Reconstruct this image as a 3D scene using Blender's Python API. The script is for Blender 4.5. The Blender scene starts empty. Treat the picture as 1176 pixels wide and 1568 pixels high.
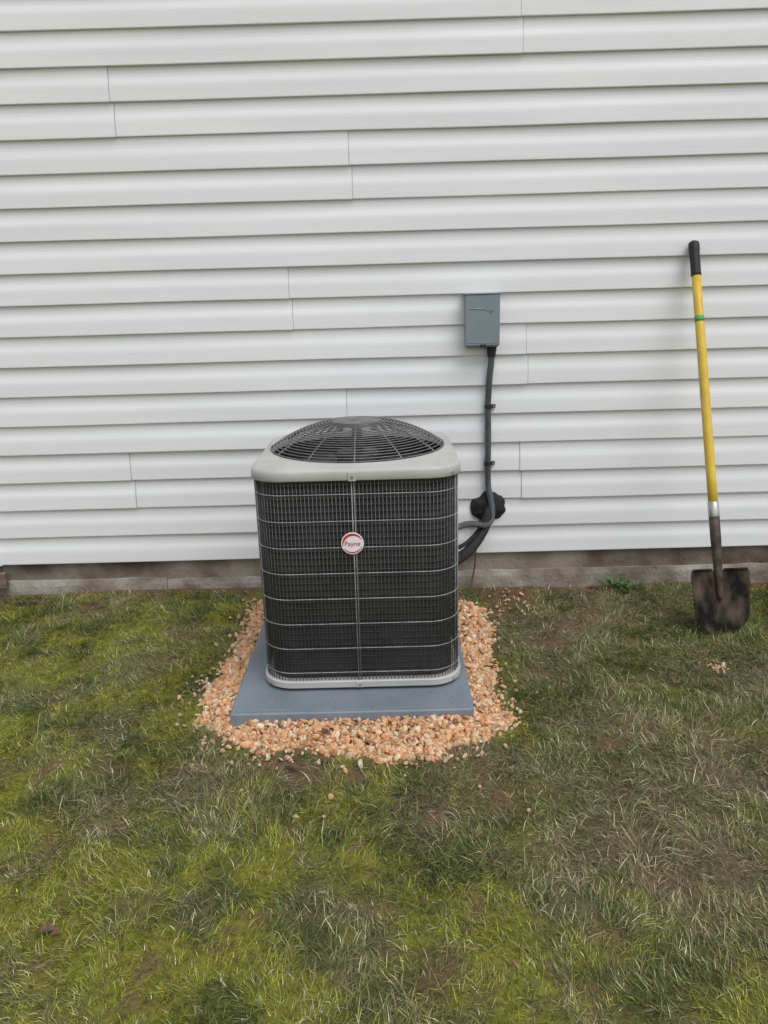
import bpy, math, random, bmesh, mathutils
import numpy as np
from mathutils import Vector
random.seed(7)
RNG=np.random.default_rng(11)
scene=bpy.context.scene
scene.view_settings.view_transform='Standard'
scene.view_settings.look='None'
scene.view_settings.exposure=0

# ------------------------------------------------------------------ helpers
def link(o,parent=None):
    scene.collection.objects.link(o)
    if parent: o.parent=parent
    return o
def empty(name):
    e=bpy.data.objects.new(name,None); e.empty_display_size=.1
    return link(e)
def mesh_obj(name,verts,faces,mat=None,parent=None,smooth=False):
    me=bpy.data.meshes.new(name)
    me.from_pydata([tuple(map(float,v)) for v in verts],[],[tuple(f) for f in faces]); me.update()
    if mat: me.materials.append(mat)
    if smooth: me.shade_smooth()
    return link(bpy.data.objects.new(name,me),parent)
class MB:
    def __init__(s): s.v=[];s.f=[]
    def add(s,v,f):
        b=len(s.v); s.v+= [tuple(p) for p in v]; s.f+=[tuple(i+b for i in q) for q in f]
    def box(s,a,b):
        x0,y0,z0=a;x1,y1,z1=b
        s.add([(x0,y0,z0),(x1,y0,z0),(x1,y1,z0),(x0,y1,z0),(x0,y0,z1),(x1,y0,z1),(x1,y1,z1),(x0,y1,z1)],
              [(0,3,2,1),(4,5,6,7),(0,1,5,4),(1,2,6,5),(2,3,7,6),(3,0,4,7)])
    def tube(s,pts,r,n=8,closed=False,cap=True):
        P=[Vector(p) for p in pts]; m=len(P)
        R=r if hasattr(r,'__len__') else [r]*m
        T=[]
        for i in range(m):
            if closed: t=P[(i+1)%m]-P[i-1]
            else: t=P[min(i+1,m-1)]-P[max(i-1,0)]
            T.append(t.normalized())
        up=Vector((0,0,1))
        if abs(T[0].dot(up))>.9: up=Vector((0,1,0))
        nrm=(up-T[0]*up.dot(T[0])).normalized()
        V=[]
        for i in range(m):
            nrm=(nrm-T[i]*nrm.dot(T[i])).normalized(); b=T[i].cross(nrm)
            for k in range(n):
                a=2*math.pi*k/n
                V.append(P[i]+(nrm*math.cos(a)+b*math.sin(a))*R[i])
        F=[]
        for i in range(m if closed else m-1):
            j=(i+1)%m
            for k in range(n):
                F.append((i*n+k,i*n+(k+1)%n,j*n+(k+1)%n,j*n+k))
        if cap and not closed:
            F.append(tuple(range(n))[::-1]); F.append(tuple((m-1)*n+k for k in range(n)))
        s.add(V,F)
    def disc(s,c,r,axis='y',n=32,th=.002):
        V=[]
        for d in (0,-th):
            for k in range(n):
                a=2*math.pi*k/n
                if axis=='y': V.append((c[0]+r*math.cos(a),c[1]+d,c[2]+r*math.sin(a)))
                else: V.append((c[0]+r*math.cos(a),c[1]+r*math.sin(a),c[2]-d))
        F=[tuple(range(n)),tuple(range(n,2*n))[::-1]]+[(k,(k+1)%n,n+(k+1)%n,n+k) for k in range(n)]
        s.add(V,F)
    def obj(s,name,mat,parent=None,smooth=False,bevel=0,seg=2):
        o=mesh_obj(name,s.v,s.f,mat,parent,smooth)
        if bevel:
            m=o.modifiers.new('b','BEVEL'); m.width=bevel; m.segments=seg; m.limit_method='ANGLE'; m.angle_limit=math.radians(40)
        return o
def spline(pts,sub=8):
    P=[Vector(p) for p in pts]; P=[P[0]*2-P[1]]+P+[P[-1]*2-P[-2]]; out=[]
    for i in range(1,len(P)-2):
        for k in range(sub):
            t=k/sub;a,b,c,d=P[i-1:i+3]
            out.append(.5*((2*b)+(c-a)*t+(2*a-5*b+4*c-d)*t*t+(3*b-a-3*c+d)*t**3))
    out.append(P[-2]); return out

def mat(name,c1,c2=None,rough=.6,metal=0,scale=20,detail=4,bump=0,bscale=None,spec=.5,dist=.002,lo=.35,hi=.65,stretch=None,bstretch=None):
    m=bpy.data.materials.new(name); m.use_nodes=True; nt=m.node_tree; n=nt.nodes; L=nt.links
    b=n['Principled BSDF']; b.inputs['Roughness'].default_value=rough; b.inputs['Metallic'].default_value=metal
    b.inputs['Specular IOR Level'].default_value=spec
    tc=n.new('ShaderNodeTexCoord'); src=tc.outputs['Object']; s2=src
    def mapped(sc):
        mp=n.new('ShaderNodeMapping'); mp.inputs['Scale'].default_value=sc; L.new(tc.outputs['Object'],mp.inputs['Vector']); return mp.outputs['Vector']
    if stretch: src=mapped(stretch); s2=src
    if bstretch: s2=mapped(bstretch)
    nz=n.new('ShaderNodeTexNoise'); nz.inputs['Scale'].default_value=scale; nz.inputs['Detail'].default_value=detail
    L.new(src,nz.inputs['Vector'])
    cr=n.new('ShaderNodeValToRGB'); cr.color_ramp.elements[0].position=lo; cr.color_ramp.elements[1].position=hi
    cr.color_ramp.elements[0].color=(*c1,1); cr.color_ramp.elements[1].color=(*(c2 or [x*1.15 for x in c1]),1)
    L.new(nz.outputs['Fac'],cr.inputs['Fac']); L.new(cr.outputs['Color'],b.inputs['Base Color'])
    if bump:
        n2=n.new('ShaderNodeTexNoise'); n2.inputs['Scale'].default_value=bscale or scale*4; n2.inputs['Detail'].default_value=6
        L.new(s2,n2.inputs['Vector'])
        bp=n.new('ShaderNodeBump'); bp.inputs['Strength'].default_value=bump; bp.inputs['Distance'].default_value=dist
        L.new(n2.outputs['Fac'],bp.inputs['Height']); L.new(bp.outputs['Normal'],b.inputs['Normal'])
    return m
def attr_mat(name,rough=.6,noise=None,bump=0,spec=.3,lo=.45,hi=1.5):
    m=bpy.data.materials.new(name); m.use_nodes=True; nt=m.node_tree; n=nt.nodes; L=nt.links
    b=n['Principled BSDF']; b.inputs['Roughness'].default_value=rough; b.inputs['Specular IOR Level'].default_value=spec
    a=n.new('ShaderNodeAttribute'); a.attribute_name='Col'; col=a.outputs['Color']
    if noise:
        tc=n.new('ShaderNodeTexCoord'); nz=n.new('ShaderNodeTexNoise'); nz.inputs['Scale'].default_value=noise; nz.inputs['Detail'].default_value=8
        nz.inputs['Roughness'].default_value=.7
        L.new(tc.outputs['Object'],nz.inputs['Vector'])
        mr=n.new('ShaderNodeMapRange'); mr.inputs['From Min'].default_value=.3; mr.inputs['From Max'].default_value=.7
        mr.inputs['To Min'].default_value=lo; mr.inputs['To Max'].default_value=hi
        L.new(nz.outputs['Fac'],mr.inputs['Value'])
        mx=n.new('ShaderNodeVectorMath'); mx.operation='SCALE'; L.new(col,mx.inputs[0]); L.new(mr.outputs['Result'],mx.inputs['Scale']); col=mx.outputs['Vector']
        if bump:
            bp=n.new('ShaderNodeBump'); bp.inputs['Strength'].default_value=bump; bp.inputs['Distance'].default_value=.01
            L.new(nz.outputs['Fac'],bp.inputs['Height']); L.new(bp.outputs['Normal'],b.inputs['Normal'])
    L.new(col,b.inputs['Base Color'])
    return m
def np_mesh(name,V,loops,starts,col,material,parent=None,smooth=False):
    loops=np.ascontiguousarray(loops).ravel().astype(np.int32)
    me=bpy.data.meshes.new(name)
    me.vertices.add(len(V)); me.vertices.foreach_set('co',V.astype(np.float32).ravel())
    me.loops.add(len(loops)); me.loops.foreach_set('vertex_index',loops)
    me.polygons.add(len(starts)); me.polygons.foreach_set('loop_start',starts.astype(np.int32).ravel())
    me.update(calc_edges=True)
    at=me.attributes.new('Col','FLOAT_COLOR','POINT')
    c=np.ones((len(V),4),np.float32); c[:,:3]=col; at.data.foreach_set('color',c.ravel())
    me.materials.append(material)
    if smooth: me.shade_smooth()
    return link(bpy.data.objects.new(name,me),parent)
_g={}
def vn(x,y,s,seed=0):
    if seed not in _g: _g[seed]=np.random.default_rng(1000+seed).random((256,256))
    g=_g[seed]; u=x/s+97.3; v=y/s+51.7; i=np.floor(u).astype(int); j=np.floor(v).astype(int); fu=u-i; fv=v-j
    fu=fu*fu*(3-2*fu); fv=fv*fv*(3-2*fv); i%=256; j%=256; i1=(i+1)%256; j1=(j+1)%256
    return (g[i,j]*(1-fu)+g[i1,j]*fu)*(1-fv)+(g[i,j1]*(1-fu)+g[i1,j1]*fu)*fv
def fbm(x,y,s,seed=0,o=4):
    t=0;a=.5;n=0
    for k in range(o): t=t+a*vn(x,y,s,seed+k); n+=a; a*=.6; s*=.5
    return t/n
def sst(a,b,x):
    t=np.clip((x-a)/(b-a),0,1); return t*t*(3-2*t)
def inpoly(x,y,P):
    r=np.zeros(x.shape,bool); n=len(P)
    for i in range(n):
        x0,y0=P[i];x1,y1=P[(i+1)%n]
        if y0==y1: continue
        c=((y0>y)!=(y1>y))&(x<(x1-x0)*(y-y0)/(y1-y0)+x0); r^=c
    return r
def polydist(x,y,P,rag=1):
    d=np.full(x.shape,9.); n=len(P)
    for i in range(n):
        a=np.array(P[i]);b=np.array(P[(i+1)%n]);e=b-a
        t=np.clip(((x-a[0])*e[0]+(y-a[1])*e[1])/(e@e),0,1)
        d=np.minimum(d,np.hypot(x-a[0]-t*e[0],y-a[1]-t*e[1]))
    return np.where(inpoly(x,y,P),-d,d)+rag*((fbm(x,y,.12,77,3)-.5)*.07+(vn(x,y,.028,88)-.5)*.03)

# ------------------------------------------------------------------ layout constants
ZS=.178; CH=.1265
GR=[(-.575,-.15),(-.585,-.45),(-.61,-.75),(-.625,-1.0),(-.61,-1.12),(-.535,-1.21),(-.44,-1.265),(-.36,-1.31),(-.22,-1.33),(0,-1.355),(.14,-1.345),(.20,-1.28),(.31,-1.235),(.365,-1.17),(.37,-1.08),(.36,-.95),(.375,-.75),(.40,-.5),(.425,-.33),(.385,-.20)]
PX0,PX1,PY0,PY1,PZ=-.500,.272,-1.18,-.33,.058
def height(x,y):
    near=np.exp(-(np.abs(y)/.35)**2)
    h=.028*near*sst(.9,-.6,x)
    h=h+(fbm(x,y,.5,3)-.5)*.03*sst(12,4,np.abs(x))*sst(8,3,np.abs(y))+(fbm(x,y,.09,9)-.5)*.012*sst(5,2.5,np.abs(x))
    return h
DULL=[(.62,-.50,.26,1),(.70,-1.22,.20,.8),(.76,-1.80,.26,1),(.60,-1.62,.12,.7),(-.24,-1.42,.09,.9),(-.50,-1.45,.13,.9),(.28,-1.46,.2,.8),(1.0,-1.45,.25,.8),(1.2,-.9,.2,.7),(.95,-.25,.3,.7),(-.9,-1.1,.1,.6),(-1.2,-.2,.15,.6),(.45,-1.75,.18,.7),(.1,-1.6,.12,.8),(-.8,-.5,.12,.6),(-.75,-1.55,.15,.5),(-.1,-1.95,.12,.5),(-1.0,-.7,.1,.5)]
SOIL=[(-.26,-1.425,.055),(.12,-1.62,.035),(-.1,-1.44,.04),(.46,-.28,.07),(.55,-.12,.14),(-1.3,-.2,.05),(.95,-.62,.05),(-.35,-1.38,.04),(.75,-.45,.05),(.3,-1.52,.03),(.62,-.62,.06),(.85,-.30,.06),(.52,-.85,.05),(.66,-1.3,.04)]
def fields(x,y):
    d=0*x
    for a,b,r,s in DULL: d=np.maximum(d,s*np.exp(-(((x-a)**2+(y-b)**2)/(r*r))))
    d=np.clip(d*(.3+fbm(x,y,.10,21)*1.3)+.45*sst(.50,.66,fbm(x,y,.14,30)),0,1)
    s=0*x
    for a,b,r in SOIL: s=np.maximum(s,np.exp(-(((x-a)**2+(y-b)**2)/(r*r))))
    s=np.maximum(s,sst(-.10,-.02,y+.08*(fbm(x,y,.1,40)-.5))*.9)
    s=np.maximum(s,.6*sst(.62,.74,fbm(x,y,.07,44)))
    left=sst(.2,-.9,x)*.40+sst(-1.3,-2.1,y)*.35
    yv=sst(.38,.62,fbm(x,y,.13,50)+left*.28-.04-.09*sst(.2,.7,x)*sst(-2.0,-1.5,y))*(1-.75*d)
    return d,s,yv
cG=np.array([.092,.130,.029]);cY=np.array([.245,.260,.032]);cD=np.array([.195,.172,.100]);cS=np.array([.46,.40,.235]);cB=np.array([.15,.095,.06]);cK=np.array([.062,.093,.030])
def mixc(a,b,t): return a*(1-t[:,None])+b*t[:,None]

# ------------------------------------------------------------------ ground sheet
near=lambda a,b,s:list(np.arange(a,b+1e-6,s))
xs=np.array([-120,-60,-30,-15,-9,-6,-4.5,-3.5,-2.9]+near(-2.5,2.5,.018)+[2.9,3.5,4.5,6,9,15,30,60,120])
ys=np.array([-120,-60,-30,-15,-9,-6,-4.5,-3.6,-3.1]+near(-2.8,.06,.018)+[.3,1,3,8,15,30,60,120])
X,Y=np.meshgrid(xs,ys); x=X.ravel();y=Y.ravel()
pd=polydist(x,y,GR)
z=height(x,y)+.012*sst(.05,-.05,pd)
d,s,yv=fields(x,y)
col=mixc(np.tile(cG*.75,(len(x),1)),cY*.8,yv); col=mixc(col,cD*.7,d); col=mixc(col,cB,np.clip(s+.2,0,1))
pt=sst(.02,-.02,pd); col=mixc(col,np.tile([.40,.22,.12],(len(x),1)),pt)
nx,ny=len(xs),len(ys)
I,J=np.meshgrid(np.arange(nx-1),np.arange(ny-1)); a=(J*nx+I).ravel()
loops=np.stack([a,a+1,a+nx+1,a+nx],1)
gm=attr_mat('soil_and_moss',.95,noise=60,bump=.8,spec=.1)
np_mesh('lawn_ground',np.stack([x,y,z],1),loops,np.arange(len(a))*4,col,gm,smooth=True)

# ------------------------------------------------------------------ grass
def blades(n,x0,x1,y0,y1,big=1.0,clump=11):
    nc=n//clump
    cx=RNG.uniform(x0,x1,nc); cy=RNG.uniform(y0,y1,nc)
    x=np.repeat(cx,clump)+RNG.normal(0,.010,nc*clump); y=np.repeat(cy,clump)+RNG.normal(0,.010,nc*clump)
    cl=np.repeat(RNG.random(nc),clump); cphi=np.repeat(RNG.uniform(0,2*math.pi,nc),clump); cv=np.repeat(RNG.normal(0,.30,nc),clump)
    d,s,yv=fields(x,y); pd=polydist(x,y,GR)
    keep=(y<-.005)&(pd>RNG.normal(.002,.020,len(x)))&(RNG.random(len(x))>np.clip(s*1.1,0,.93))
    x,y,d,s,yv,pd,cl,cphi,cv=[q[keep] for q in (x,y,d,s,yv,pd,cl,cphi,cv)]
    N=len(x)
    L=(RNG.gamma(5,.0051,N)+.007)*big*(1+.15*d)*(1-.30*yv)*(.65+.7*vn(x,y,.14,60))
    swirl=vn(x,y,.30,70)*4*math.pi
    phi=np.where(RNG.random(N)<.6,swirl+RNG.normal(0,.6,N),cphi+RNG.normal(0,1.2,N))
    lean=np.clip(RNG.normal(.85,.35,N)+.45*d,.05,1.5)
    lean2=np.clip(lean+RNG.normal(.45,.3,N),.1,1.75)
    w=RNG.uniform(.0010,.0023,N)*big
    z=height(x,y)-.002
    dx,dy=np.cos(phi),np.sin(phi)
    sa=phi+math.pi/2+RNG.normal(0,.5,N); sx,sy=np.cos(sa)*w/2,np.sin(sa)*w/2
    r=np.stack([x,y,z],1); l1=L*.5; l2=L*.55
    m=r+np.stack([dx*np.sin(lean)*l1,dy*np.sin(lean)*l1,np.cos(lean)*l1],1)
    t=m+np.stack([dx*np.sin(lean2)*l2,dy*np.sin(lean2)*l2,np.cos(lean2)*l2],1)
    floor=height(t[:,0],t[:,1])+.002+RNG.random(N)*.010; t[:,2]=np.maximum(t[:,2],floor)
    t[:,1]=np.minimum(t[:,1],-.008)
    S=np.stack([sx,sy,0*sx],1)
    V=np.stack([r-S,r+S,m-S*.85,m+S*.85,t],1).reshape(-1,3)
    b=np.arange(N)*5
    loops=np.stack([b,b+1,b+3,b+2,b+2,b+3,b+4],1).ravel()
    st=np.stack([np.arange(N)*7,np.arange(N)*7+4],1).ravel()
    c=mixc(np.tile(cG,(N,1)),np.tile(cK,(N,1)),(cl<.28)*.7); c=mixc(c,np.tile(cY,(N,1)),np.clip(yv*.9+RNG.normal(0,.18,N),0,1)); c=mixc(c,np.tile(cD,(N,1)),np.clip(d*.75+RNG.normal(0,.15,N),0,1))
    straw=(RNG.random(N)<(.10+.22*d+.1*s))|((cl>.965)&(RNG.random(N)<.6)); c[straw]=cS*RNG.uniform(.4,1.2,(straw.sum(),1))
    dark=RNG.random(N)<.08+.1*d; c[dark]=cB*RNG.uniform(.6,1.4,(dark.sum(),1))
    c=c*np.exp(RNG.normal(0,.30,N)+cv)[:,None]
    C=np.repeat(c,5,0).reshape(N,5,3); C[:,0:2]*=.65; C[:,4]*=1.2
    return V,loops,st,C.reshape(-1,3)
parts=[blades(400000,-1.95,1.95,-2.75,0),blades(28000,-4.2,-1.95,-3.6,0,1.6),blades(28000,1.95,4.2,-3.6,0,1.6)]
V=[];Lp=[];St=[];Cc=[];vo=lo=0
for v,l,st,c in parts:
    V.append(v);Lp.append(l+vo);St.append(st+lo);Cc.append(c);vo+=len(v);lo+=len(l)
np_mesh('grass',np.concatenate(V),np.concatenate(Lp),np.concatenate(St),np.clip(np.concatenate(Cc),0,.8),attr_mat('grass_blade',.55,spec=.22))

# ------------------------------------------------------------------ gravel
bm=bmesh.new(); bmesh.ops.create_icosphere(bm,subdivisions=2,radius=1)
IV=np.array([q.co[:] for q in bm.verts]); IF=np.array([[q.index for q in t.verts] for t in bm.faces]); bm.free()
def stones(name,x,y,z,r,cols,material,flat=(.55,.85)):
    N=len(x); V=np.tile(IV,(N,1,1))
    for k in range(8):
        nrm=RNG.normal(size=(N,1,3)); nrm/=np.linalg.norm(nrm,axis=2,keepdims=True)
        lim=RNG.uniform(.40,.78,(N,1)); dd=(V*nrm).sum(2); over=np.maximum(dd-lim,0); V=V-nrm*over[:,:,None]
    V=V*np.stack([RNG.uniform(.85,1.5,N),RNG.uniform(.7,1.05,N),RNG.uniform(*flat,N)],1)[:,None,:]
    q=RNG.normal(size=(N,4)); q[:,1:3]*=.45; q/=np.linalg.norm(q,axis=1,keepdims=True); w,a,b,c=q.T
    R=np.stack([1-2*(b*b+c*c),2*(a*b-c*w),2*(a*c+b*w),2*(a*b+c*w),1-2*(a*a+c*c),2*(b*c-a*w),2*(a*c-b*w),2*(b*c+a*w),1-2*(a*a+b*b)],1).reshape(N,3,3)
    V=np.einsum('nij,nkj->nki',R,V)*r[:,None,None]+np.stack([x,y,z],1)[:,None,:]
    lp=(IF[None]+np.arange(N)[:,None,None]*len(IV)).reshape(-1,3); nf=len(lp)
    return np_mesh(name,V.reshape(-1,3),lp,np.arange(nf)*3,np.repeat(cols,len(IV),0),material)
def gcol(n,pale=0):
    pal=np.array([[.72,.41,.215],[.77,.51,.31],[.60,.31,.15],[.79,.61,.43],[.68,.37,.20],[.45,.22,.12],[.76,.68,.54],[.50,.34,.22]])
    p=np.array([.25,.22,.13,.14,.11,.04,.05,.06])
    c=pal[RNG.choice(8,n,p=p)]*RNG.uniform(.76,1.06,(n,1))
    return c*(1-pale)+np.array([.66,.56,.38])*pale
gmat=attr_mat('crushed_stone',.85,noise=220,bump=.2,spec=.2,lo=.72,hi=1.2)
n=34000
gx=RNG.uniform(-.78,.55,n); gy=RNG.uniform(-1.48,-.10,n); pd=polydist(gx,gy,GR)
k=(pd<RNG.normal(-.004,.012,n))&~((gx>PX0+.006)&(gx<PX1-.006)&(gy>PY0+.006)&(gy<PY1-.006)); gx,gy,pd=gx[k],gy[k],pd[k]
k=RNG.permutation(len(gx))[:8000]; gx,gy,pd=gx[k],gy[k],pd[k]
r=RNG.gamma(9,.00086,len(gx))+.0020
gz=height(gx,gy)+.007+sst(0,-.08,pd)*.026*RNG.random(len(gx))+sst(0,-.07,pd)*.005
stones('gravel_bed',gx,gy,gz,r,gcol(len(gx)),gmat)
m=460; ang=RNG.integers(0,len(GR),m); P=np.array(GR); t=RNG.random(m)[:,None]
q=P[ang]*(1-t)+P[(ang+1)%len(GR)]*t+RNG.normal(0,.030,(m,2))*RNG.choice([1,1,1.2,2.2],m)[:,None]
q2=np.stack([RNG.normal(1.18,.025,26),RNG.normal(-.84,.025,26)],1)
q3=np.stack([RNG.uniform(-.3,.4,9),RNG.uniform(-1.65,-1.4,9)],1)
q4=np.stack([RNG.uniform(.45,.62,36),RNG.uniform(-.35,-.05,36)],1)
q=np.concatenate([q,q2,q3,q4]); k=(q[:,1]<-.03)&(polydist(q[:,0],q[:,1],GR)>-.01); q=q[k]
stones('scattered_stones',q[:,0],q[:,1],height(q[:,0],q[:,1])+.010,RNG.gamma(9,.0007,len(q))+.0018,gcol(len(q),.3)*.92,gmat)

# ------------------------------------------------------------------ house
house=empty('white_siding_house')
vinyl=mat('white_vinyl',(.775,.778,.795),(.828,.832,.845),rough=.5,scale=1.6,bump=.35,bscale=1,spec=.3,dist=.0012,stretch=(.6,1,9),bstretch=(9,9,170))
SE={14:[-1.03],12:[-.105],8:[-.374],6:[.618],2:[-1.12,.603],16:[.57],4:[-.153],10:[1.9],0:[-2.6],18:[-.4,1.4]}
prof=[(.004,1.03),(-.0002,.99),(-.0004,.86),(-.0010,.76),(-.0026,.67),(-.0050,.59),(-.0072,.52),(-.0086,.46),(-.0096,.38),(-.0108,.2),(-.0120,.03),(-.0118,.004),(-.0100,-.012),(-.005,-.014),(.003,.0)]
mb=MB(); sd=MB(); NC=40; m=len(prof)
def pt_(xx,c,py,pz,off,dz):
    wy=(vn(np.array([xx]),np.array([c*3.3]),.45,80)[0]-.5)*.0030; wz=(vn(np.array([xx]),np.array([c*5.1]),.6,81)[0]-.5)*.0028
    low=1-min(max(pz,0),1)
    return (xx,py+off+wy*low,ZS+c*CH+pz*CH+wz*low+dz)
for pr in range(0,NC,2):
    sm=list(SE.get(pr,[float(RNG.uniform(-5,-2.2)),float(RNG.uniform(2.2,5))]))
    sm=[-6.0]+sorted(sm+([-3.8+.3*math.sin(pr*3)] if min(sm)>-2.2 else [])+([3.6+.4*math.cos(pr*5)] if max(sm)<2.2 else []))+[6.0]
    for si in range(len(sm)-1):
        up=si%2; off=-.0032*up; dz=-.0012*up
        for c in (pr,pr+1):
            sh=.010 if c%2==0 else 0
            a=sm[si]+(sh if si>0 else 0); b=sm[si+1]+(sh if si<len(sm)-2 else 0)
            if not up:
                if si>0: a-=.02
                if si<len(sm)-2: b+=.02
            xsn=np.linspace(a,b,max(3,int((b-a)/.12)+1)); VV=[];FF=[]
            for xx in xsn:
                for (py,pz) in prof: VV.append(pt_(xx,c,py,pz,off,dz))
            for i in range(len(xsn)-1):
                for j in range(m-1):
                    FF.append((i*m+j,i*m+j+1,(i+1)*m+j+1,(i+1)*m+j))
            mb.add(VV,FF)
            if up:   # cut end of the overlapping panel + a grey strip painting in the seam shadow
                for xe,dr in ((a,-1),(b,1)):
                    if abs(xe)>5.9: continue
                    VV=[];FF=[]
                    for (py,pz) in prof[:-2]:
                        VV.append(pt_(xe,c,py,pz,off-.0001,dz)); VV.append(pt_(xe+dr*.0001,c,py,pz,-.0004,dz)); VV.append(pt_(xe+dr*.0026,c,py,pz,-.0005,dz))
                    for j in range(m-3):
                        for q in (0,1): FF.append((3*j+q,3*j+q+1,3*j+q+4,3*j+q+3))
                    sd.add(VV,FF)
mb.obj('vinyl_siding',vinyl,house)
sd.obj('siding_overlap_edges_and_seam_shadow',mat('seam_shadow_grey',(.36,.36,.37),(.52,.52,.53),rough=.7,scale=25),house)  # darker grey than the vinyl: shadow line of the overlaps, painted in
body=MB(); body.box((-6,.012,.2),(6,8,ZS+NC*CH)); body.obj('wall_sheathing',mat('sheathing',(.5,.5,.5)),house)
roof=MB(); zt=ZS+NC*CH+.01
roof.add([(-6.3,-.3,zt),(6.3,-.3,zt),(6.3,8.3,zt),(-6.3,8.3,zt),(-6.3,4,zt+2),(6.3,4,zt+2)],[(0,1,5,4),(1,2,5),(2,3,4,5),(3,0,4),(0,3,2,1)])
roof.obj('roof',mat('shingles',(.06,.06,.065),(.11,.11,.115),rough=.9,scale=30),house)
def rough_strip(W,x0,x1,yf,zb,zt,depth,amp,step=.012,rows=7,seed=0):
    xsn=np.arange(x0,x1+1e-6,step); VV=[];FF=[]
    zz=list(np.linspace(zb,zt,rows)); m_=rows+1
    for xx in xsn:
        xa=np.array([xx])
        for k,zq in enumerate(zz):
            dy=(fbm(xa,np.array([zq*1.0]),.06,90+seed)[0]-.5)*amp
            e=0
            if k==rows-1:
                e=(fbm(xa,np.array([3.]),.10,95+seed)[0])*amp*1.1
            VV.append((xx,yf+dy+e*.6,zq-(e if k==rows-1 else 0)))
        VV.append((xx,yf+depth,zt-(0.001)))
    for i in range(len(xsn)-1):
        for j in range(m_-1):
            a=i*m_+j; FF.append((a,a+1,a+m_+1,a+m_))
    W.add(VV,FF)
conc=mat('foundation_concrete',(.20,.165,.135),(.42,.385,.345),rough=.95,scale=6,detail=11,bump=1.0,bscale=70,dist=.005,lo=.36,hi=.64,spec=.15)
conc2=mat('foundation_stained',(.12,.085,.066),(.34,.295,.255),rough=.95,scale=4,detail=11,bump=1.0,bscale=70,dist=.005,lo=.36,hi=.64,spec=.15)
W=MB(); W.box((-6,.04,-.3),(6,.25,.2)); W.obj('foundation_core',conc2,house)
W=MB(); rough_strip(W,-6,6,.008,.05,.196,.03,.006,step=.03,rows=5,seed=1); W.obj('foundation_wall',conc2,house)
W=MB(); xx=-6.2
while xx<6.2:
    w=random.uniform(.5,1.3); rough_strip(W,xx-.004,min(xx+w,6.2)+.004,-.003+random.uniform(-.0015,.0015),-.1,.090+random.uniform(-.006,.006),.03,.012,seed=2); xx+=w
W.obj('foundation_ledge',conc,house)
tr=MB(); tr.box((-1.772,-.019,ZS-.006),(-1.757,.01,ZS+2*CH+.01)); tr.obj('trim_channel',vinyl,house,bevel=.001)
bd=MB(); bd.box((-2.4,-.0285,ZS-.035),(-1.7725,.011,ZS+2*CH-.01)); bd.box((-2.4,-.034,.07),(-1.742,-.012,ZS-.036)); bd.obj('bulkhead_board',mat('weathered_board',(.16,.10,.08),(.26,.19,.16),rough=.9,scale=6,bump=.3,stretch=(1,1,8)),house,bevel=.002)

# ------------------------------------------------------------------ AC condenser
ac=empty('air_conditioner_condenser')
CX,CY=-.0835,-.7085
NS=240
def rrect(hx,hy,rc,z,n=NS,cx=CX,cy=CY):
    pts=[]
    for (sx,sy,a0) in ((1,-1,-90),(1,1,0),(-1,1,90),(-1,-1,180)):
        ox,oy=sx*(hx-rc),sy*(hy-rc)
        for k in range(25):
            a=math.radians(a0+90*k/24); pts.append((ox+rc*math.cos(a),oy+rc*math.sin(a)))
    pts=[(0,-hy)]+pts+[(0,-hy)]
    P=np.array(pts); dl=np.hypot(*np.diff(P,axis=0).T); s=np.concatenate([[0],np.cumsum(dl)]); u=np.linspace(0,s[-1],n,endpoint=False)
    return [(cx+a,cy+b,z) for a,b in zip(np.interp(u,s,P[:,0]),np.interp(u,s,P[:,1]))]
def rr_ang(hx,hy,rc,z,n=NS):
    P=np.array([(a-CX,b-CY) for a,b,_ in rrect(hx,hy,rc,0,4000)]); th=np.arctan2(P[:,1],P[:,0]); R=np.hypot(P[:,0],P[:,1]); o=np.argsort(th); th,R=th[o],R[o]
    t=np.linspace(-math.pi,math.pi,n,endpoint=False); r=np.interp(t,th,R,period=2*math.pi)
    return [(CX+a*math.cos(b),CY+a*math.sin(b),z) for a,b in zip(r,t)]
def circ(r,z,n=NS):
    t=np.linspace(-math.pi,math.pi,n,endpoint=False); return [(CX+r*math.cos(b),CY+r*math.sin(b),z) for b in t]
def loft(rings,capb=False,capt=False):
    n=len(rings[0]); V=[p for r in rings for p in r]; F=[]
    for i in range(len(rings)-1):
        for k in range(n): F.append((i*n+k,i*n+(k+1)%n,(i+1)*n+(k+1)%n,(i+1)*n+k))
    if capb: F.append(tuple(range(n))[::-1])
    if capt: F.append(tuple((len(rings)-1)*n+k for k in range(n)))
    return V,F
HX,HY=.330,.3315
paint=mat('grey_beige_paint',(.43,.425,.41),(.50,.495,.475),rough=.42,scale=8,bump=.05,bscale=300,dist=.0005)
b_=MB(); H2,Y2=HX+.003,HY+.003
rings=[rr_ang(HX-.012,HY-.012,.10,.772),rr_ang(H2-.001,Y2-.001,.105,.771),rr_ang(H2+.001,Y2+.001,.105,.774),rr_ang(H2,Y2,.105,.796),rr_ang(H2-.002,Y2-.002,.104,.802),rr_ang(H2-.007,Y2-.007,.100,.8062),rr_ang(H2-.014,Y2-.014,.097,.8080)]
A=np.array(rr_ang(H2-.014,Y2-.014,.097,0)); B=np.array(circ(.303,0))
for t,zz in ((.35,.8098),(.7,.8135),(.9,.8165)):
    q=A*(1-t)+B*t; q[:,2]=zz; rings.append([tuple(p) for p in q])
rings+=[circ(.303,.8185),circ(.299,.8185),circ(.295,.814),circ(.292,.79)]
b_.add(*loft(rings)); b_.obj('top_cover',paint,ac,smooth=True)
shroud=MB(); shroud.add(*loft([circ(.2921,.80),circ(.291,.66),circ(.30,.62)])); 
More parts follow.
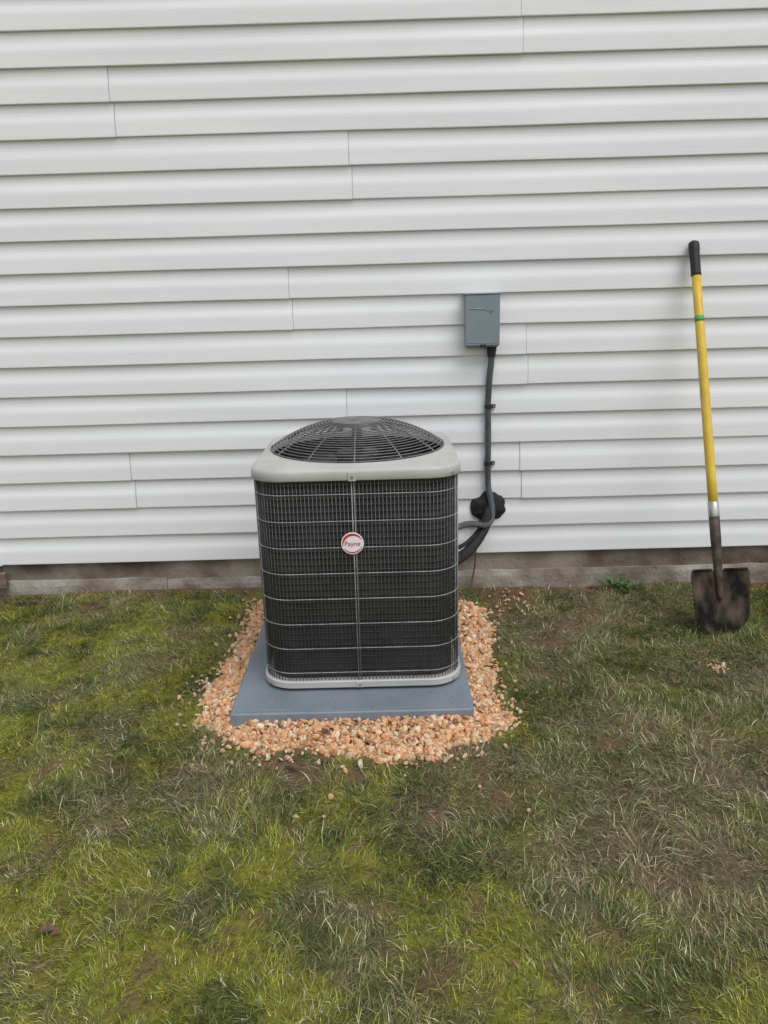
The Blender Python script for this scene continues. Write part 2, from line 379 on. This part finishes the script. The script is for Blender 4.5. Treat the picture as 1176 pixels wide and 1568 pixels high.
dark=mat('dark_interior',(.012,.012,.013),(.02,.02,.022),rough=.7)
shroud.obj('fan_shroud',dark,ac,smooth=True)
bp=MB(); bp.add(*loft([rr_ang(HX-.03,HY-.03,.08,.067),rr_ang(HX+.001,HY+.001,.105,.068),rr_ang(HX+.004,HY+.004,.105,.071),rr_ang(HX+.004,HY+.004,.105,.090),rr_ang(HX+.001,HY+.001,.105,.093),rr_ang(HX-.02,HY-.02,.09,.092)],True,True)); bp.obj('base_pan',paint,ac,smooth=False)
ft=MB()
for sx in (-1,1):
    for sy in (-1,1): ft.box((CX+sx*.2-.03,CY+sy*.2-.03,PZ-.001),(CX+sx*.2+.03,CY+sy*.2+.03,.0675))
ft.obj('feet',dark,ac)
coilm=bpy.data.materials.new('coil_fins'); coilm.use_nodes=True; nt=coilm.node_tree; nn=nt.nodes; L=nt.links; pb=nn['Principled BSDF']
pb.inputs['Roughness'].default_value=.5; pb.inputs['Metallic'].default_value=.2
tc=nn.new('ShaderNodeTexCoord'); sep=nn.new('ShaderNodeSeparateXYZ'); L.new(tc.outputs['Object'],sep.inputs[0])
mm=nn.new('ShaderNodeMath'); mm.operation='MULTIPLY'; mm.inputs[1].default_value=2*math.pi/.0215; L.new(sep.outputs['Z'],mm.inputs[0])
sn=nn.new('ShaderNodeMath'); sn.operation='SINE'; L.new(mm.outputs[0],sn.inputs[0])
nz=nn.new('ShaderNodeTexNoise'); nz.inputs['Scale'].default_value=9; nz.inputs['Detail'].default_value=5; L.new(tc.outputs['Object'],nz.inputs['Vector'])
ad=nn.new('ShaderNodeMath'); ad.operation='MULTIPLY_ADD'; ad.inputs[1].default_value=.25; L.new(sn.outputs[0],ad.inputs[0]); L.new(nz.outputs['Fac'],ad.inputs[2])
cr=nn.new('ShaderNodeValToRGB'); cr.color_ramp.elements[0].position=.25; cr.color_ramp.elements[1].position=.8
cr.color_ramp.elements[0].color=(.014,.014,.015,1); cr.color_ramp.elements[1].color=(.065,.064,.062,1); L.new(ad.outputs[0],cr.inputs[0]); L.new(cr.outputs[0],pb.inputs['Base Color'])
cb=MB(); cb.add(*loft([rr_ang(HX-.026,HY-.026,.08,.092),rr_ang(HX-.026,HY-.026,.08,.771)])); cb.obj('condenser_coil',coilm,ac,smooth=True)
flo=MB(); flo.add(*loft([rr_ang(HX-.031,HY-.031,.08,.0955),rr_ang(HX-.031,HY-.031,.08,.0965)],True,True)); flo.obj('inner_floor',dark,ac)
blk=mat('black_coated_wire',(.065,.065,.066),(.105,.105,.105),rough=.4,scale=60)
blk2=mat('charcoal_wire',(.06,.06,.06),(.095,.095,.095),rough=.4,scale=60)
gry=mat('grey_wire',(.22,.22,.22),(.36,.36,.355),rough=.4,scale=40)
GZ0,GZ1=.092,.773; gx_,gy_=HX-.006,HY-.006
W=MB(); per=rrect(gx_,gy_,.10,0,200)
for (a,b,_) in per: W.tube([(a,b,GZ0),(a,b,GZ1)],.0014,5)
W.obj('grille_vertical_wires',blk,ac,smooth=True)
W=MB(); k=0
while GZ0+.02+.0215*k<GZ1-.01:
    W.tube(rrect(gx_-.003,gy_-.003,.097,GZ0+.02+.0215*k,160),.0010,4,closed=True); k+=1
W.obj('grille_minor_rings',blk2,ac,smooth=True)
W=MB()
for k in range(8): 
    W.tube(rrect(gx_+.0016,gy_+.0016,.1016,.121+.0865*k,180),.0015,6,closed=True)
W.obj('grille_support_rings',gry,ac,smooth=True)
W=MB()
fx=-.091; fy=CY-gy_
W.tube([(fx-.003,fy-.0045,GZ0),(fx-.003,fy-.0045,GZ1)],.0017,6)
W.tube([(fx+.0045,fy-.0045,GZ0),(fx+.0045,fy-.0045,GZ1)],.0012,6)
for sx in (-1,1):
    for deg in (62,74,86):
        a=math.radians(deg); px=CX+sx*(gx_-.10+.1018*math.sin(a)); py=CY-(gy_-.10+.1018*math.cos(a)); W.tube([(px,py,GZ0),(px,py,GZ1)],.0014,5)
W.obj('grille_seam_rods',gry,ac,smooth=True)
zinc=mat('zinc_screw',(.5,.5,.5),(.6,.6,.6),rough=.35,metal=.9)
tb=MB(); tb.box((fx-.012,CY-Y2-.0045,.770),(fx+.012,CY-Y2-.0002,.797)); tb.box((fx-.012,CY-HY-.0065,.070),(fx+.012,CY-HY-.0043,.090)); tb.obj('fixing_tabs',paint,ac,bevel=.002)
W=MB()
for p in ((fx,CY-Y2-.0045,.783),(fx,CY-HY-.0065,.080)): W.disc(p,.005,n=12,th=.003)
for sx in (-1,1):
    for zq in (.080,.783):
        a=math.radians(45); px=CX+sx*(H2-.105+.1065*math.sin(a)); py=CY-(HY-.105+.1065*math.cos(a))
        W.disc((px,py-.001,zq),.0045,n=12,th=.006)
W.obj('screws',zinc,ac)
gb=mat('guard_wire',(.11,.10,.105),(.18,.165,.17),rough=.32,scale=60,spec=.7)
def dome(r): return .822+.088*(1-(r/.298)**2.3)
W=MB(); rl=[.298]
while rl[-1]>.092: rl.append(rl[-1]-.0112)
for r in rl: W.tube(circ(r,dome(r),120),.0019,5,closed=True)
W.obj('fan_guard_rings',gb,ac,smooth=True)
W=MB()
for k in range(12):
    a=-math.pi/2+k*math.pi/6
    W.tube([(CX+q*math.cos(a),CY+q*math.sin(a),dome(q)-.0035) for q in np.linspace(.07,.302,14)],.0027,6)
W.obj('fan_guard_spokes',mat('guard_spoke',(.17,.165,.165),(.26,.255,.255),rough=.35),ac,smooth=True)
W=MB(); q=[]
for r,dz in ((.001,.003),(.03,.003),(.034,.001),(.06,.0015),(.084,-.000),(.088,-.004),(.0875,-.010)): q.append(circ(r,dome(r)+dz,64))
V_,F_=loft(q); W.add(V_,F_); W.obj('guard_centre_plate',mat('plate',(.11,.10,.103),(.17,.16,.162),rough=.4,scale=24),ac,smooth=True)
W=MB()
W.add(*loft([circ(.001,.80,48),circ(.07,.80,48),circ(.075,.79,48),circ(.075,.66,48)])); 
W.add(*loft([circ(.018,.89,48),circ(.018,.80,48)]))
W.obj('fan_motor',mat('motor',(.03,.03,.032),(.05,.05,.052),rough=.4),ac,smooth=True)
W=MB()
for k in range(4):
    a0=k*math.pi/2+.5; VV=[];FF=[]; nr=6;na=8
    for i in range(nr):
        r=.075+(.28-.075)*i/(nr-1)
        for j in range(na):
            a=a0+(j/(na-1))*(.85+.15*i/nr); VV.append((CX+r*math.cos(a),CY+r*math.sin(a),.755-.05*(j/(na-1))+.006*math.sin(3*j/(na-1))))
    for i in range(nr-1):
        for j in range(na-1): FF.append((i*na+j,i*na+j+1,(i+1)*na+j+1,(i+1)*na+j))
    W.add(VV,FF)
W.obj('fan_blades',mat('blade_metal',(.07,.07,.075),(.12,.12,.125),rough=.4,metal=.4),ac,smooth=True)
bx,bz=-.0975,.569; by=fy-.006
W=MB(); W.disc((bx,by,bz),.0345,n=48,th=.003); W.obj('badge_disc',mat('badge_white',(.82,.82,.82),(.85,.85,.85),rough=.3),ac,bevel=.001)
red=mat('badge_red',(.55,.03,.025),(.6,.04,.03),rough=.35)
W=MB()
def cres(a0,a1,r0,thk):
    n=28;VV=[]
    for i in range(n+1):
        t=i/n;a=math.radians(a0+(a1-a0)*t);w=thk*math.sin(math.pi*t)**.7+.0003
        for rr in (r0,r0-w): VV.append((bx+rr*math.cos(a),by-.0036,bz+rr*math.sin(a)))
    W.add(VV,[(2*i,2*i+1,2*i+3,2*i+2) for i in range(n)])
cres(20,200,.0325,.008); cres(205,345,.0325,.0045)
W.obj('badge_swoosh',red,ac)
fc=bpy.data.curves.new('badge_text','FONT'); fc.body='Payne'; fc.size=.0205; fc.align_x='CENTER'; fc.align_y='CENTER'; fc.extrude=.0003; fc.offset=0; fc.space_character=1.05
to=link(bpy.data.objects.new('badge_text',fc),ac); to.location=(bx,by-.0042,bz-.001); to.rotation_euler=(math.pi/2,0,0); fc.materials.append(red)

# ------------------------------------------------------------------ pad
pad=empty('equipment_pad')
pm=mat('blue_grey_plastic',(.16,.19,.225),(.215,.245,.28),rough=.55,scale=5,detail=9,bump=.12,bscale=250,dist=.0006)
W=MB()
cxp,cyp=(PX0+PX1)/2,(PY0+PY1)/2; hxp,hyp=(PX1-PX0)/2,(PY1-PY0)/2
W.add(*loft([rrect(hxp+.004,hyp+.004,.012,.0,160,cxp,cyp),rrect(hxp,hyp,.012,PZ-.004,160,cxp,cyp),rrect(hxp-.004,hyp-.004,.01,PZ,160,cxp,cyp)],False,True))
W.obj('slab',pm,pad)
W=MB()
W.box((PX0+.02,PY0+.012,PZ-.002),(-.17,PY0+.030,PZ+.0035)); W.box((-.165,PY0+.012,PZ-.002),(-.055,PY0+.030,PZ+.0015)); W.box((-.05,PY0+.012,PZ-.002),(PX1-.02,PY0+.030,PZ+.0035))
W.obj('rim_rib',pm,pad,bevel=.003)
q=np.stack([RNG.uniform(PX0+.02,PX1-.02,90),RNG.uniform(PY0+.01,PY0+.13,90)],1)
stones('pad_crumbs',q[:,0],q[:,1],np.full(90,PZ+.001),RNG.uniform(.0008,.0035,90),gcol(90,.3)*.6,gmat)
bpy.data.objects['pad_crumbs'].parent=pad

# ------------------------------------------------------------------ disconnect box
box=empty('electrical_disconnect_box')
bm_=mat('grey_enclosure_paint',(.205,.245,.275),(.235,.275,.305),rough=.38,scale=5)
W=MB(); W.box((.357,-.066,1.098),(.493,.001,1.306)); W.obj('enclosure',bm_,box,bevel=.003)
W=MB(); W.box((.3535,-.0795,1.104),(.4965,-.0665,1.310)); W.obj('hinged_cover',bm_,box,bevel=.004,seg=3)
W=MB(); W.box((.350,-.083,1.3105),(.500,-.001,1.3155)); W.obj('rain_lip',bm_,box,bevel=.0015)
W=MB(); W.tube([(.372,-.0800,1.253),(.44,-.0800,1.253)],.0018,6); W.tube([(.455,-.0800,1.236),(.470,-.0800,1.247),(.455,-.0800,1.258)],.0018,6); W.tube([(.44,-.0800,1.2475),(.470,-.0800,1.2475)],.0015,6)
W.tube([(.363,-.0800,1.118),(.487,-.0800,1.118)],.0016,6)
W.obj('embossed_arrow',mat('embossing',(.27,.31,.33),(.30,.34,.36),rough=.4),box,smooth=True)
W=MB(); W.box((.415,-.083,1.096),(.44,-.079,1.110)); W.obj('latch',dark,box,bevel=.001)

con=empty('electrical_conduit')
cm=mat('grey_conduit',(.060,.068,.076),(.09,.098,.107),rough=.35,scale=12)
W=MB(); pts=spline([(.469,-.034,1.09),(.468,-.034,1.03),(.462,-.033,.97),(.457,-.028,.85),(.459,-.028,.72),(.459,-.030,.60),(.460,-.034,.50),(.470,-.045,.44),(.476,-.060,.39),(.466,-.080,.345),(.435,-.11,.335),(.39,-.17,.36),(.33,-.26,.385),(.24,-.40,.395)],8)
W.tube(pts,.0135,12); W.obj('flexible_conduit',cm,con,smooth=True)
W=MB(); W.tube([(.469,-.034,1.100),(.469,-.034,1.083)],.022,6); W.tube([(.469,-.034,1.083),(.469,-.034,1.055)],[.019,.017],16); W.obj('fitting',dark,con)
W=MB()
for zz in (.845,.594):
    W.tube([(.459,-.028,zz-.008),(.459,-.028,zz+.008)],.0165,14); W.box((.472,-.024,zz-.007),(.490,-.0095,zz+.007))
W.obj('straps',dark,con)
W=MB()
for zz in (.845,.594): W.disc((.482,-.0245,zz),.0045,n=12,th=.003)
W.obj('strap_screws',zinc,con)

ls=empty('refrigerant_line_set')
foam=mat('black_foam',(.008,.008,.008),(.022,.022,.022),rough=.8,scale=40,bump=.8,bscale=60,dist=.004)
W=MB()
bm=bmesh.new(); bmesh.ops.create_icosphere(bm,subdivisions=4,radius=1)
for v in bm.verts:
    c=v.co; nse=.06*math.sin(5*c.x+2*c.z)+.05*math.sin(7*c.z+c.x*3+1)+.03*math.sin(11*c.x-9*c.z+4*c.y)
    v.co=Vector((.467+c.x*.079*(1+nse),-.014+c.y*.026*(1+nse),.396+c.z*.064*(1+nse)))
VV=[v.co[:] for v in bm.verts];FF=[[v.index for v in f.verts] for f in bm.faces]; bm.free(); W.add(VV,FF); W.obj('wall_penetration_seal',foam,ls,smooth=True)
W=MB(); W.tube(spline([(.47,-.01,.40),(.46,-.06,.37),(.43,-.10,.31),(.37,-.18,.255),(.30,-.28,.24),(.22,-.40,.25)],8),.0235,14)
W.obj('insulated_suction_line',foam,ls,smooth=True)
W=MB(); W.tube(spline([(.455,-.01,.39),(.44,-.07,.35),(.40,-.13,.31),(.33,-.24,.29),(.22,-.38,.30)],8),.009,10); W.obj('liquid_line',foam,ls,smooth=True)
W=MB(); W.tube(spline([(.43,-.02,.35),(.41,-.03,.25),(.405,-.04,.15),(.39,-.05,.06),(.37,-.08,.01)],8),.004,6); W.obj('control_wire',mat('brown_wire',(.10,.06,.03),(.14,.09,.05),rough=.6),ls,smooth=True)

# ------------------------------------------------------------------ shovel
sh=empty('shovel')
T=Vector((1.285,-.036,1.49)); Bt=Vector((1.312,-.574,0.0))
AX=(Bt-T).normalized(); LEN=(Bt-T).length
SX=Vector((1,0,0)); SX=(SX-AX*SX.dot(AX)).normalized(); FR=SX.cross(AX).normalized()
if FR.y>0: FR=-FR
P_=lambda t:T.lerp(Bt,t)
def seg(name,ts,rs,m_,n=20):
    W=MB(); W.tube([P_(t) for t in ts],[q*1.13 for q in rs],n); return W.obj(name,m_,sh,smooth=True)
yel=mat('yellow_fiberglass',(.64,.42,.045),(.74,.52,.07),rough=.4,scale=14,bump=.05)
seg('yellow_shaft',[.08,.2,.4,.6,.69],[.0155,.0160,.0165,.0165,.016],yel)
rub=mat('black_rubber_grip',(.012,.012,.013),(.022,.022,.022),rough=.6,scale=50)
seg('grip',[-.003,0,.004,.02,.03,.080,.086,.088],[.010,.0165,.0190,.0190,.0175,.0175,.0185,.0165],rub)
seg('green_label',[.194,.208],[.0167,.0167],mat('green_tape',(.06,.30,.07),(.09,.38,.10),rough=.5,scale=60))
seg('steel_collar',[.668,.670,.705,.707],[.0165,.0185,.0190,.0178],mat('zinc_collar',(.50,.49,.47),(.62,.6,.57),rough=.35,metal=.8,scale=40))
stl=mat('burnt_steel',(.010,.009,.008),(.12,.09,.065),rough=.85,metal=0,scale=7,bump=.6,bscale=40,detail=11,lo=.42,hi=.72,stretch=(2.4,2.4,1),spec=.15)
rust=mat('rusty_socket',(.03,.022,.019),(.12,.085,.065),rough=.6,metal=.3,scale=25)
seg('socket',[.705,.76,.81,.85,.90,.915],[.0180,.0180,.0155,.0145,.011,.003],rust)
bl0=P_(.838); hgt=(1-.838)*LEN; NU,NV=25,22; VV=[];FF=[]
for side in (0,1):
    for j in range(NV):
        v=j/(NV-1)
        hw=(.116-.014*v) if v<.6 else .1076*max(0.02,1-((v-.6)/.4)**3.0*.38)
        if v<.06: hw*=.95+.05*v/.06
        for i in range(NU):
            u=-1+2*i/(NU-1)
            drop=.026*(abs(u)**2.8)*float(sst(.55,1,np.array(v)))
            dish=.026*(u*u)*(1-.5*v)
            ridge=.010*math.exp(-(u/.16)**2)*max(0,1-v*1.5)
            VV.append(bl0+AX*(v*hgt-drop)+SX*(u*hw)+FR*(dish+ridge-(.0 if side==0 else .0022)-.006))
o_=NU*NV
for j in range(NV-1):
    for i in range(NU-1):
        a=j*NU+i; FF.append((a,a+1,a+NU+1,a+NU)); FF.append((o_+a,o_+a+NU,o_+a+NU+1,o_+a+1))
for i in range(NU-1):
    FF.append((i,o_+i,o_+i+1,i+1)); a=(NV-1)*NU+i; FF.append((a,a+1,o_+a+1,o_+a))
for j in range(NV-1):
    a=j*NU; FF.append((a,a+NU,o_+a+NU,o_+a)); a=j*NU+NU-1; FF.append((a,o_+a,o_+a+NU,a+NU))
W=MB(); W.add(VV,FF); 
W.tube([bl0+SX*(u*.107)+FR*(.026*u*u-.003)-AX*.002 for u in np.linspace(-1,-.22,8)],.0045,6)
W.tube([bl0+SX*(u*.107)+FR*(.026*u*u-.003)-AX*.002 for u in np.linspace(.22,1,8)],.0045,6)
W.obj('blade',stl,sh,smooth=True)

# ------------------------------------------------------------------ small things
def leafmesh(W,c,l,w,ang,tilt,curl=.3):
    VV=[];n=7
    for i in range(n):
        t=i/(n-1); hw=w*math.sin(math.pi*min(1,t*.92+.06))**.8
        for s_ in (-1,0,1):
            lx=t*l; ly=s_*hw; lz=abs(s_)*hw*.35+math.sin(t*math.pi)*l*curl
            lx,lz=lx*math.cos(tilt)-lz*math.sin(tilt),lx*math.sin(tilt)+lz*math.cos(tilt)
            VV.append((c[0]+lx*math.cos(ang)-ly*math.sin(ang),c[1]+lx*math.sin(ang)+ly*math.cos(ang),c[2]+lz))
    W.add(VV,[(3*i+k,3*i+k+1,3*i+k+4,3*i+k+3) for i in range(n-1) for k in (0,1)])
W=MB()
for (a,b,l) in [(-.77,-1.985,.05),(-.735,-1.99,.025),(-1.31,-.17,.05),(-.30,-1.40,.05),(-.2,-1.37,.04),(-1.6,-.14,.05),(.52,-.12,.04),(1.0,-.6,.04),(-.95,-.95,.03),(-1.27,-.22,.04),(.62,-1.55,.025),(-.22,-1.25,.05),(-1.33,-.25,.04),(.9,-.12,.04),(1.3,-.2,.04),(-.7,-.25,.03),(.15,-2.0,.025)]:
    ex=.02 if (a,b)==(-.22,-1.25) else 0
    leafmesh(W,(a,b,float(height(np.array([a]),np.array([b]))[0])+.016+ex),l,l*.2,random.uniform(-.5,.5),random.uniform(-.1,.1),.10)
W.obj('fallen_leaves',mat('dead_leaf',(.09,.045,.03),(.17,.09,.06),rough=.85,scale=70,bump=.5,bscale=200))
W=MB()
for (a,b,nl,s_) in [(1.02,-.08,30,1),(1.10,-.12,22,.8),(1.5,-.10,12,.8),(-.46,-.16,8,.6),(.56,-.35,7,.6)]:
    h0=float(height(np.array([a]),np.array([b]))[0])
    for k in range(nl):
        an=random.uniform(0,6.28); rr=random.uniform(0,.07)*s_
        leafmesh(W,(a+rr*math.cos(an),min(b+rr*math.sin(an),-.05),h0+random.uniform(.01,.04)),.035*s_*random.uniform(.7,1.2),.010*s_,an,random.uniform(.1,.7),.15)
W.obj('broadleaf_weeds',mat('weed_leaf',(.045,.10,.025),(.09,.16,.045),rough=.5,scale=30))

# ------------------------------------------------------------------ light & camera
w=bpy.data.worlds.new('World'); scene.world=w; w.use_nodes=True; nt=w.node_tree; n=nt.nodes
sky=n.new('ShaderNodeTexSky'); sky.sky_type='NISHITA'; sky.sun_disc=False
SE_,SA=math.radians(60),math.radians(145)
sky.sun_elevation=SE_; sky.sun_rotation=SA; sky.dust_density=2; sky.air_density=1.2
hs=n.new('ShaderNodeHueSaturation'); hs.inputs['Saturation'].default_value=.28
nt.links.new(sky.outputs[0],hs.inputs['Color']); nt.links.new(hs.outputs[0],n['Background'].inputs[0]); n['Background'].inputs[1].default_value=.15
sl=bpy.data.lights.new('sun','SUN'); sl.energy=1.4; sl.angle=math.radians(40); sl.color=(1,.985,.965)
so=link(bpy.data.objects.new('sun',sl))
dirv=Vector((math.sin(SA)*math.cos(SE_),math.cos(SA)*math.cos(SE_),math.sin(SE_)))
so.rotation_euler=dirv.to_track_quat('Z','Y').to_euler(); so.location=dirv*8

cam=bpy.data.cameras.new('camera'); cam.sensor_fit='VERTICAL'; cam.sensor_height=34.6; cam.lens=34.6*1178/1568; cam.clip_end=500; cam.clip_start=.05
co=link(bpy.data.objects.new('camera',cam)); scene.camera=co
p=math.radians(15.6); roll=math.radians(1.6); yaw=math.radians(-.4)
Fv=Vector((math.sin(yaw)*math.cos(p),math.cos(yaw)*math.cos(p),-math.sin(p)))
Rv=Fv.cross(Vector((0,0,1))).normalized(); Uv=Rv.cross(Fv)
R2=Rv*math.cos(roll)-Uv*math.sin(roll); U2=Rv*math.sin(roll)+Uv*math.cos(roll)
M=mathutils.Matrix((R2,U2,-Fv)).transposed().to_4x4(); M.translation=Vector((.020,-3.34,1.31)); co.matrix_world=M
